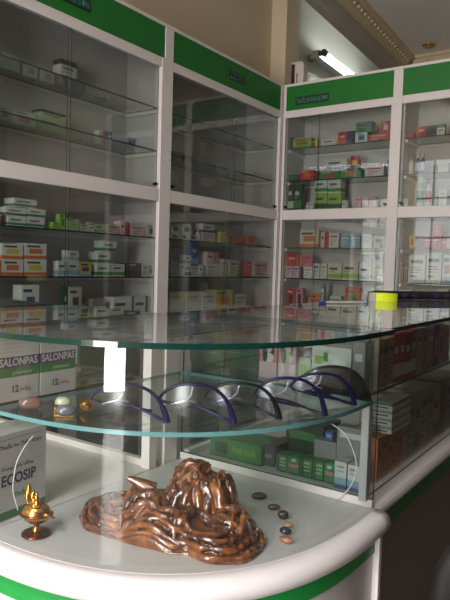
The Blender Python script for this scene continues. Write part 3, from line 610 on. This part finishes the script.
stone('pale green stone behind the grey stone on the glass shelf', 63, 407, ZS1, .018, .013, .012, (172, 176, 146), 0, seed=3)
p = onZ(66, 416, ZS1); t = thing('stone_stand', 'small gold stand under the grey stone on glass shelf', 'stand', (p.x, p.y, ZS1 + .0003), math.atan2(CAM_R.y, CAM_R.x))
bxo('base', (-.022, .02, -.014, .014, 0, .0055), gold, t, bevel=.0015)
bxo('upright', (-.022, -.018, -.012, .012, .0056, .02), gold, t, bevel=.001)
p = onZ(86, 411, ZS1)
bm = bmesh.new(); bmesh.ops.create_icosphere(bm, subdivisions=3, radius=.013)
for v in bm.verts: v.co *= 1 + .35 * noise.noise(v.co * 120); v.co.z *= .9
mz = min(v.co.z for v in bm.verts)
tag(finish('trinket', bm, gold, smooth=True, loc=(p.x, p.y, ZS1 - mz + .0003)), 'small lumpy gold trinket beside the grey stone on the shelf', 'trinket')
PB = [(259, 499, .019, .012, .0085, (96, 68, 48), 'largest brown oval pebble, farthest from the viewer in the curved line'), (274, 510, .016, .008, .007, (90, 72, 52), 'narrow brown pebble, second in the curved line'), (283, 519, .013, .011, .010, (62, 48, 44), 'round dark brown pebble, third in the curved line'),
      (288, 527.5, .012, .008, .006, (176, 132, 92), 'small tan pebble, fourth in the curved line'), (285.5, 534.5, .0135, .010, .008, (44, 46, 56), 'black pebble, fifth in the curved line'), (286, 543, .0155, .009, .007, (158, 108, 76), 'light brown pebble nearest the viewer in the curved line')]
for i, (px, py, a, b, c, rgb, lab) in enumerate(PB): stone(lab, px, py, ZB + .0005, a, b, c, rgb, -.1 * i, 'pebbles beside the wood carving', i + 5, 'pebble')

# ------------------------------------------------------------------ lacquered wood carving
def wood_material():
    M = bpy.data.materials.new('lacquered burl wood'); M.use_nodes = True; nt = M.node_tree; b = nt.nodes['Principled BSDF']; N = nt.nodes.new; L = nt.links.new
    tc = N('ShaderNodeTexCoord'); nz = N('ShaderNodeTexNoise'); nz.inputs['Scale'].default_value = 16; nz.inputs['Detail'].default_value = 6; nz.inputs['Distortion'].default_value = 1.4
    L(tc.outputs['Object'], nz.inputs['Vector'])
    wv = N('ShaderNodeTexWave'); wv.inputs['Scale'].default_value = 12; wv.inputs['Distortion'].default_value = 9; wv.inputs['Detail'].default_value = 3; L(tc.outputs['Object'], wv.inputs['Vector'])
    ad = N('ShaderNodeMath'); ad.operation = 'MULTIPLY_ADD'; L(wv.outputs['Fac'], ad.inputs[0]); ad.inputs[1].default_value = .3; L(nz.outputs['Fac'], ad.inputs[2])
    cr = N('ShaderNodeValToRGB'); e = cr.color_ramp.elements
    e[0].position = .3; e[0].color = lin((44, 18, 8)); e[1].position = .95; e[1].color = lin((166, 102, 52))
    k = e.new(.52); k.color = lin((86, 44, 20)); k = e.new(.72); k.color = lin((122, 70, 34))
    L(ad.outputs[0], cr.inputs[0])
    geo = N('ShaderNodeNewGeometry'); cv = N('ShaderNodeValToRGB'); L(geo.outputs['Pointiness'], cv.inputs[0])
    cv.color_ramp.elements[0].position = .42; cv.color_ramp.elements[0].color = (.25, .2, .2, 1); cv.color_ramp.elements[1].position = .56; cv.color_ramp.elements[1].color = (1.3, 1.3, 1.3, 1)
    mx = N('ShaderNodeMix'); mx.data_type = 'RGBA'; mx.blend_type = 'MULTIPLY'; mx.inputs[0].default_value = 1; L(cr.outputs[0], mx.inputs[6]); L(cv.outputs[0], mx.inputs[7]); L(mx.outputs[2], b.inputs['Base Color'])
    b.inputs['Roughness'].default_value = .24; b.inputs['Coat Weight'].default_value = .8; b.inputs['Coat Roughness'].default_value = .08
    return M
def carving():
    # star-shaped relief sheet: outline on the counter floor, folds as ridged flow along the height field
    ux = Vector((math.sin(YA), -math.cos(YA), 0)); uy = Vector((math.cos(YA), math.sin(YA), 0))       # right and away, as the shopper stands
    base_px = [(78, 517), (84, 530), (100, 536), (125, 544), (150, 550), (170, 555), (188, 557), (205, 564), (225, 566), (247, 564), (262, 553), (266, 543)]
    pts = [onZ(px, py, ZB) for px, py in base_px]
    back = [(1.135, .69), (1.17, .76), (1.18, .85), (1.16, .93), (1.115, 1.0), (1.06, 1.055), (1.0, 1.08)]
    out = [Vector((p.x, p.y, 0)) for p in pts] + [Vector((x, y, 0)) for x, y in back]
    c0 = Vector((1.04, .83, 0))
    loop = spline([p - c0 for p in out] + [out[0] - c0], 10)[:-1]
    def prof(x, y, rr):
        # x right, y away (metres from c0); rr 0 centre .. 1 rim
        def bump(cx, cy, sx, sy, h, pw=1.0): return h * math.exp(-(((x - cx) / sx) ** 2 + ((y - cy) / sy) ** 2) ** pw)
        h = bump(.045, .012, .088, .062, .118, 2.6)        # main mass
        h = max(h, bump(.03, .03, .055, .055, .146, 2.2), bump(.02, .02, .02, .03, .156, 1.4))
        h = max(h, bump(.092, .0, .036, .05, .126, 2.2))
        h = max(h, bump(-.065, -.005, .06, .055, .088, 1.7))   # shoulder to the left
        h = max(h, bump(-.10, .02, .03, .03, .085, 1.6))
        h = max(h, bump(.115, -.05, .05, .06, .072, 2.0))  # nose at the right
        h = max(h, bump(-.0, -.06, .10, .05, .066, 1.8))
        h = max(h, .036 * (1 - rr ** 6) + .03 * max(0, 1 - rr) )
        return h
    rnd = random.Random(11)
    NR, n = 40, len(loop)
    bm = bmesh.new(); grid = []
    def hh_(p, t): return prof(p.dot(ux), p.dot(uy), t)
    for i in range(NR + 1):
        t = i / NR
        if i == 0: grid.append([bm.verts.new((0, 0, hh_(Vector((0, 0, 0)), 0) * .9))]); continue
        grid.append([bm.verts.new(Vector((loop[k].x * t, loop[k].y * t, max(.004, hh_(loop[k] * t, t) * .9 - .006) if i < NR else 0))) for k in range(n)])
    for i in range(NR):
        p_, q_ = grid[i], grid[i + 1]
        for k in range(n):
            if i == 0: bm.faces.new((p_[0], q_[k], q_[(k + 1) % n]))
            else: bm.faces.new((p_[k], q_[k], q_[(k + 1) % n], p_[(k + 1) % n]))
    bm.faces.new(grid[-1][::-1])
    def rim_t(p):           # how far out a point lies: 0 centre, 1 rim
        ang = math.atan2(p.y, p.x); best = min(loop, key=lambda v: abs((math.atan2(v.y, v.x) - ang + PI) % (2 * PI) - PI))
        return p.length / best.length
    def strand(x, y, dirx, diry, length, r0, swirl, seed):
        pts, rad = [], []; p = Vector((ux.x * x + uy.x * y, ux.y * x + uy.y * y, 0)); d = (ux * dirx + uy * diry).normalized(); m_ = int(length / .006)
        for i in range(m_):
            t = rim_t(p)
            if t > .97: break
            z = hh_(p, t) * .93
            pts.append(Vector((p.x, p.y, max(.003, z + .0015 * math.sin(i * .9 + seed))))); rad.append(r0 * (.55 + .65 * math.sin(PI * min(1, (i + 1.5) / m_))) * (1 + .18 * noise.noise(Vector((i * .3, seed, 0)))))
            a_ = swirl * .006 + .30 * noise.noise(Vector((i * .16, seed * 3.7, 2)))
            d = Matrix.Rotation(a_, 3, 'Z') @ d
            gx = (hh_(p + Vector((.004, 0, 0)), t) - hh_(p - Vector((.004, 0, 0)), t)) / .008; gy = (hh_(p + Vector((0, .004, 0)), t) - hh_(p - Vector((0, .004, 0)), t)) / .008
            sl = math.sqrt(1 + (gx * d.x + gy * d.y) ** 2)
            p = p + d * (.006 / sl)
        if len(pts) > 3: tube(bm, spline(pts, 2), [rad[min(len(rad) - 1, i // 2)] for i in range(2 * (len(pts) - 1) + 1)], 8)
    # roots pouring down from the crest
    for k in range(46):
        a_ = 2 * PI * k / 46 + rnd.uniform(-.08, .08)
        cx, cy = rnd.choice(((.03, .02), (.06, .015), (.085, .0), (.01, -.005)))
        strand(cx + .02 * math.cos(a_), cy + .02 * math.sin(a_), math.cos(a_), math.sin(a_) - .1, rnd.uniform(.09, .2), rnd.uniform(.005, .0095), rnd.uniform(-9, 9), k)
    # long waves running out to the tail on the left and scalloped ledges at the foot
    for k in range(13):
        strand(rnd.uniform(-.05, .03), rnd.uniform(-.07, .05), -1, rnd.uniform(-.25, .35), rnd.uniform(.1, .2), rnd.uniform(.0055, .009), rnd.uniform(-3, 5), 60 + k)
    for lev, r0 in ((.955, .007), (.88, .0075), (.79, .0075), (.69, .007)):
        k = 0
        while k < n:
            ln = rnd.randint(16, 34); pts = []
            for q in range(k, min(k + ln, n + 3)):
                tt = lev + .035 * noise.noise(Vector((q * .12, lev * 30, 0))) ; p = loop[q % n] * tt
                pts.append(Vector((p.x, p.y, max(.004, hh_(p, tt) * .92 + .002))))
            if len(pts) > 4: tube(bm, pts, [r0 * (.35 + .75 * math.sin(PI * (i + .5) / len(pts))) for i in range(len(pts))], 8)
            k += ln - 3
    # pointed lobe on the left shoulder
    lob = [(-.055, .0, .085), (-.085, .004, .096), (-.105, .006, .104), (-.118, .006, .108)]
    tube(bm, spline([ux * x + uy * y + Vector((0, 0, z)) for x, y, z in lob], 5), [.017 - .00085 * i for i in range(16)], 10)
    # knotted curls over the crest
    for k in range(46):
        x, y = rnd.uniform(-.035, .115), rnd.uniform(-.035, .06); p = ux * x + uy * y; z = prof(x, y, .4)
        if z < .098: continue
        r_ = rnd.uniform(.006, .0115); c_ = Vector((p.x, p.y, z * .95 + rnd.uniform(-.002, .006))); a0 = rnd.uniform(0, 6.28); ax = Vector((rnd.uniform(-1, 1), rnd.uniform(-1, 1), rnd.uniform(-.3, .6))).normalized()
        e1 = ax.orthogonal().normalized(); e2 = ax.cross(e1)
        tube(bm, [c_ + (e1 * math.cos(a0 + q * .62) + e2 * math.sin(a0 + q * .62)) * r_ * (1.15 - .075 * q) for q in range(11)], [r_ * .42 * (1.1 - .05 * q) for q in range(11)], 7)
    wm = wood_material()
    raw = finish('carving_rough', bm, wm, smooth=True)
    md = raw.modifiers.new('fuse', 'REMESH'); md.mode = 'VOXEL'; md.voxel_size = .0019; md.use_smooth_shade = True
    md = raw.modifiers.new('soft', 'SMOOTH'); md.factor = .5; md.iterations = 3
    bpy.context.view_layer.update(); dg = bpy.context.evaluated_depsgraph_get()
    me = bpy.data.meshes.new_from_object(raw.evaluated_get(dg)); bpy.data.objects.remove(raw)
    for v in me.vertices: v.co.z = max(0, v.co.z)
    me.name = 'wood_carving'
    for p in me.polygons: p.use_smooth = True
    if not me.materials: me.materials.append(wm)
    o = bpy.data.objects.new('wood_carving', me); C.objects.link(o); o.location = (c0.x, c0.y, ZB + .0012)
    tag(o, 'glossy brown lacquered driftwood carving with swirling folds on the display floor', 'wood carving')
carving()

# ------------------------------------------------------------------ gilt bird
p = onZ(36.5, 534.5, ZB)
t = thing('bird_figurine', 'gilt bird ornament on round pedestal in front of the white box', 'figurine', (p.x, p.y, ZB + .0009), math.atan2(CAM_R.y, CAM_R.x)); t.scale = (1.16, 1.16, 1.03)
redgold = mat('worn red gold', (128, 66, 34), .25, 1, var=.5, scale=120)
bm = bmesh.new(); lathe(bm, [(0, 0), (.026, 0), (.0275, .002), (.026, .0045), (.018, .0055), (0, .006)], 32); finish('base', bm, redgold, t, smooth=True)
bm = bmesh.new(); lathe(bm, [(0, .006), (.009, .006), (.0075, .011), (.0045, .016), (.0055, .022), (.009, .026), (0, .027)], 20); finish('stem', bm, gold, t, smooth=True)
bm = bmesh.new(); lathe(bm, [(0, .0245), (.012, .025), (.022, .032), (.0265, .042), (.0265, .046), (.023, .056), (.015, .064), (.007, .068), (0, .069)], 28, sx=1.04, sy=.8)
for v in bm.verts: v.co += v.co.normalized() * .0016 * noise.noise(v.co * 260)
finish('body', bm, gold, t, smooth=True)
bm = bmesh.new(); lathe(bm, [(.0268, .041), (.0295, .0425), (.0295, .0445), (.0268, .046)], 28, sx=1.03, sy=.82); finish('brim', bm, redgold, t, smooth=True)
bm = bmesh.new(); tube(bm, spline([(.004, -.012, .062), (.004, -.012, .074), (.003, -.012, .086), (.004, -.012, .094)], 4), [.006] * 4 + [.0045] * 4 + [.0032] * 4 + [.001], 10); finish('crest', bm, gold, t, smooth=True)
bm = bmesh.new(); lathe(bm, [(0, -.008), (.006, -.006), (.008, 0), (.006, .006), (0, .008)], 14, c=(.0, -.010, .064)); finish('head', bm, gold, t, smooth=True)
bm = bmesh.new(); tube(bm, spline([(.018, -.014, .048), (.028, -.014, .046), (.036, -.013, .039)], 4), [.0045] * 4 + [.003] * 4 + [.0008], 8); finish('beak', bm, gold, t, smooth=True)
for k, (dx, hh) in enumerate(((-.022, .102), (-.013, .088))):
    bm = bmesh.new()
    for j in range(5):
        tube(bm, spline([(-.008 - j * .002 + k * .006, .006, .058), (dx * .75 - j * .0016, .008, .058 + (hh - .058) * .5), (dx - j * .0018 + .004, .010, hh - j * .007)], 4), [.0042] * 4 + [.0036] * 4 + [.0012], 6)
    finish('wing', bm, gold, t, smooth=True)

# ------------------------------------------------------------------ thin pale curved streaks behind the glass, drawn as tubes
def streak_line(label, pts, r=.0013):
    bm = bmesh.new(); tube(bm, spline(pts, 8), r, 6)
    tag(finish('pale_streak', bm, mat('pale streak', (212, 212, 206), .2), smooth=True), label, 'streak')
streak_line('thin pale curved cable behind the white and blue cartons', [onX(a, b, 1.415) for a, b in ((332, 424), (344, 433), (351, 445), (356, 461), (355.5, 474), (350, 487), (341, 497), (335, 500))])
streak_line('thin pale curved cable in front of the large white box', [onY(a, b, 1.12) for a, b in ((33, 436), (24, 448), (17, 462), (14, 476), (13, 490), (16, 503), (18, 510))])

# ------------------------------------------------------------------ things on the counter top
p = onZ(382.8, 301.2, ZT1)
t = thing('label_roll', 'fluorescent yellow roll of price labels with white end on counter', 'label roll', (p.x, p.y, ZT1 + .0004), math.atan2(CAM_R.y, CAM_R.x))
d = (p - EYE).length; r_ = 13.6 / F * d; hh = 7.6 / F * d
bm = bmesh.new(); lathe(bm, [(r_ * .5, 0), (r_, 0), (r_, hh), (r_ * .5, hh), (r_ * .5, 0)], 40); finish('roll', bm, mat('fluorescent yellow', (226, 240, 30), .6, emit=.15), t, smooth=False)
bm = bmesh.new()
arc_ = [(r_ + .0012) * Vector((math.cos(a), math.sin(a), 0)) for a in [math.radians(180 + 6 * k) for k in range(9)]]
lo = [bm.verts.new(v) for v in arc_]; hi = [bm.verts.new(v + Vector((0, 0, hh))) for v in arc_]
for i in range(8): bm.faces.new((lo[i], lo[i + 1], hi[i + 1], hi[i]))
finish('loose_end', bm, pal('white'), t, smooth=True)
a = onZ(319, 302.2, ZT1 + .006); b = onZ(368, 302.6, ZT1 + .006)
b = a + (b - a).normalized() * .235
t = thing('pen', 'white pen with blue end lying beside the yellow roll on counter', 'pen', (a.x, a.y, ZT1 + .0056), math.atan2((b - a).y, (b - a).x))
def rod(name, x0, x1, r0, r1, m_):
    bm = bmesh.new(); tube(bm, [(x0, 0, 0), ((x0 + x1) / 2, 0, 0), (x1, 0, 0)], [r0, (r0 + r1) / 2, r1], 14); return finish(name, bm, m_, t, smooth=False)
rod('barrel', .03, .205, .0048, .0044, pal('white')); rod('cap', 0, .0295, .0052, .0052, pal('blue')); rod('tip', .2055, .235, .0044, .001, pal('lightblue'))
a = onZ(374, 302, ZT1); b = onZ(452, 305.5, ZT1)
a = onZ(371, 299.5, ZT1); b = onZ(455, 300, ZT1); dirv = (b - a).normalized(); Ls = (b - a).length; a.z = ZT1
t = thing('pencil_case', 'dark patterned fabric case lying behind the yellow roll on counter', 'pouch', (a.x, a.y, ZT1 + .0004), math.atan2(dirv.y, dirv.x))
bm = bmesh.new(); prof = [(-.026, .003), (-.03, .015), (-.026, .033), (-.012, .039), (.012, .039), (.026, .033), (.03, .015), (.026, .003), (0, 0)]
e = [[bm.verts.new((x, y, z)) for y, z in prof] for x in [Ls * k / 14 for k in range(15)]]
for i in range(14):
    for j in range(len(prof)):
        bm.faces.new((e[i][j], e[i][(j + 1) % len(prof)], e[i + 1][(j + 1) % len(prof)], e[i + 1][j])).material_index = 0
bm.faces.new(e[0]); bm.faces.new(e[-1][::-1])
cs = finish('case_body', bm, mat('dark indigo fabric', (30, 22, 40), .7, var=.5, scale=70), t)
bm = bmesh.new(); cols = ['pink', 'purple', 'teal', 'maroon', 'darkgrey']
for k in range(int(Ls / .066)):
    x = .012 + k * .066
    v = [bm.verts.new((x, -.0305, .032)), bm.verts.new((x + .058, -.0305, .032)), bm.verts.new((x + .029, -.0305, .006))]
    bm.faces.new(v).material_index = (k * 3 + (k // 4)) % 5
finish('triangle_pattern', bm, [mat('dull ' + c, tuple(int(v * (.95 if c == 'pink' else .8)) for v in PAL[c]), .7) for c in cols], t)
bm = bmesh.new(); tube(bm, [(.01, 0, .0405), (Ls - .01, 0, .0405)], .0018, 6); finish('zipper', bm, pal('darkgrey'), t)

# ------------------------------------------------------------------ things above the cabinets
p0, p1 = onX(290.5, 84, 3.95), onX(303, 84, 3.95)
t = thing('switch_box', 'small white box standing on top of the third cabinet by the pillar', 'box', (3.95, (p0.y + p1.y) / 2, SZ['top'] + .0005), -PI / 2)
w = abs(p0.y - p1.y); hh = onX(297, 62, 3.95).z - SZ['top']
bxo('shell', (-w / 2 + .03, w / 2, 0, .07, 0, hh - .012), mat('aged white plastic', (206, 200, 190), .5), t, bevel=.004)
bxo('lid', (-w / 2 + .004, w / 2 - .012, -.004, .07, hh - .0118, hh), mat('aged white plastic', (0, 0, 0)), t, bevel=.003)
bxo('dark_side', (-w / 2, -w / 2 + .0295, .006, .07, 0, hh - .0125), pal('maroon'), t, bevel=.002)
bm = bmesh.new(); box(bm, -.006, .006, -.001, .001, .02, hh * .6); finish('vertical_slot', bm, pal('grey'), t)
# fluorescent tube on the rear wall
lp0, lp1 = onY(327, 56, 2.36), None
t = thing('fluorescent_lamp', 'lit fluorescent tube with dark end cap on wall above third cabinet', 'lamp', (4.69, 2.34, H + 1.775), math.radians(2.6))
TL = 1.15
bxo('batten', (-.02, TL + .02, .03, .105, -.035, .03), mat('batten grey', (150, 148, 144), .4, .3), t, bevel=.004)
bxo('mount', (.02, .10, .1055, .156, -.02, .02), mat('batten grey', (0, 0, 0)), t)
for x in (-.03, TL - .01): 
    bm = bmesh.new(); bmesh.ops.create_cone(bm, cap_ends=True, segments=18, radius1=.026, radius2=.026, depth=.04, matrix=Matrix.Translation((x + .02, -.01, -.0)) @ Matrix.Rotation(PI / 2, 4, 'Y'))
    box(bm, x + .004, x + .036, -.01, .0395, -.016, .016)
    finish('end_cap', bm, mat('dark brown plastic', (40, 32, 28), .5), t)
bm = bmesh.new(); bmesh.ops.create_cone(bm, cap_ends=True, segments=18, radius1=.012, radius2=.012, depth=TL - .045, matrix=Matrix.Translation((TL / 2, -.01, 0)) @ Matrix.Rotation(PI / 2, 4, 'Y'))
M = bpy.data.materials.new('glowing tube'); M.use_nodes = True; b_ = M.node_tree.nodes['Principled BSDF']; b_.inputs['Emission Color'].default_value = (.9, 1, .98, 1); b_.inputs['Emission Strength'].default_value = 26
finish('tube', bm, M, t, smooth=True)
p = onZ(429, 45, CZ)
t = thing('downlight', 'small recessed brass downlight in the ceiling above the rightmost cabinet', 'lamp', (p.x, p.y, CZ))
bm = bmesh.new(); lathe(bm, [(.03, -.001), (.052, -.001), (.055, -.006), (.048, -.012), (.034, -.012), (.03, -.001)], 28); finish('ring', bm, gold, t, smooth=True)
bm = bmesh.new(); lathe(bm, [(0, -.02), (.018, -.018), (.029, -.006), (.0295, -.001), (0, -.001)], 24); finish('bulb', bm, mat('dull lamp glass', (150, 140, 110), .2), t, smooth=True)

# ------------------------------------------------------------------ black chair beside the straight counter
t = thing('office_chair', 'black chair back standing in front of the straight counter', 'chair', (1.335, .165, 0), -.96)
blk = mat('black leatherette', (9, 8, 10), .7, bump=.2, scale=120)
def cushion(name, sx, sy, sz, loc, pw=3.2):
    bm = bmesh.new(); bmesh.ops.create_uvsphere(bm, u_segments=28, v_segments=18, radius=1)
    f = lambda a: math.copysign(abs(a) ** (2 / pw), a)
    for v in bm.verts: v.co = Vector((f(v.co.x) * sx, f(v.co.y) * sy, f(v.co.z) * sz)) + Vector(loc)
    return finish(name, bm, blk, t, smooth=True)
cushion('backrest', .20, .035, .20, (0, .0, .44)); cushion('seat', .22, .2, .035, (0, -.21, .33))
bm = bmesh.new(); tube(bm, spline([(0, .01, .42), (0, .05, .34), (0, .0, .285), (0, -.14, .285)], 5), .016, 8); finish('back_bracket', bm, blk, t)
bm = bmesh.new(); lathe(bm, [(0, .06), (.03, .06), (.03, .18), (.02, .18), (.02, .294), (0, .294)], 14, c=(0, -.19, 0)); finish('pedestal', bm, mat('chrome', (0, 0, 0)), t)
for k in range(5):
    a = 2 * PI * k / 5
    bm = bmesh.new(); tube(bm, [(.02 * math.cos(a), -.19 + .02 * math.sin(a), .085), (.12 * math.cos(a), -.19 + .12 * math.sin(a), .07), (.24 * math.cos(a), -.19 + .24 * math.sin(a), .055)], .016, 8); g_ = finish('foot', bm, blk, t)
    bm = bmesh.new(); bmesh.ops.create_icosphere(bm, subdivisions=2, radius=.026, matrix=Matrix.Translation((.24 * math.cos(a), -.19 + .24 * math.sin(a), .0265))); finish('caster', bm, blk, g_, smooth=True)

# ------------------------------------------------------------------ light
w = bpy.data.worlds.new('world'); bpy.context.scene.world = w; w.use_nodes = True
nt = w.node_tree; bg = nt.nodes['Background']
sky = nt.nodes.new('ShaderNodeTexSky'); sky.sky_type = 'HOSEK_WILKIE'; sky.sun_direction = (-.35, -.5, .8); sky.turbidity = 6
nt.links.new(sky.outputs[0], bg.inputs[0]); bg.inputs[1].default_value = 1.6
def area(name, loc, target, sx, sy, power, col=(1, 1, 1), portal=False):
    l = bpy.data.lights.new(name, 'AREA'); l.shape = 'RECTANGLE'; l.size = sx; l.size_y = sy; l.energy = power; l.color = col
    if portal: l.cycles.is_portal = True
    o = bpy.data.objects.new(name, l); C.objects.link(o); o.location = loc
    d = Vector(target) - Vector(loc); o.rotation_euler = d.to_track_quat('-Z', 'Y').to_euler()
    return o
s = bpy.data.lights.new('sun', 'SUN'); s.energy = 5; s.angle = .02; s.color = (1, .96, .9); so = bpy.data.objects.new('sun', s); C.objects.link(so); so.rotation_euler = Vector((.35, .5, -.8)).to_track_quat('-Z', 'Y').to_euler()
area('portal_door', (-2.79, .6, 1.22), (0, .6, 1.22), .9, 2.44, 1, portal=True)
area('portal_window', (-2.79, 2.9, 2.0), (0, 2.9, 2.0), 1.1, 2.1, 1, portal=True)
area('daylight_door', (-2.62, .6, 1.25), (0, .6, 1.0), .75, 2.2, 170, (1, .97, .93))
area('daylight_window', (-3.0, 2.9, 2.0), (0, 2.75, 1.8), 1.1, 2.1, 19, (1, .98, .97))
area('overhead_fill_light', (-1.2, .5, CZ - .25), (-1.1, .5, 0), 1.2, .3, 58, (1, .95, .97))  # added overhead fill for the interior, not a known lamp

sc = bpy.context.scene
sc.view_settings.view_transform = 'Standard'; sc.view_settings.exposure = 0
sc.cycles.transparent_max_bounces = 48; sc.cycles.max_bounces = 14; sc.cycles.glossy_bounces = 6; sc.cycles.caustics_reflective = False
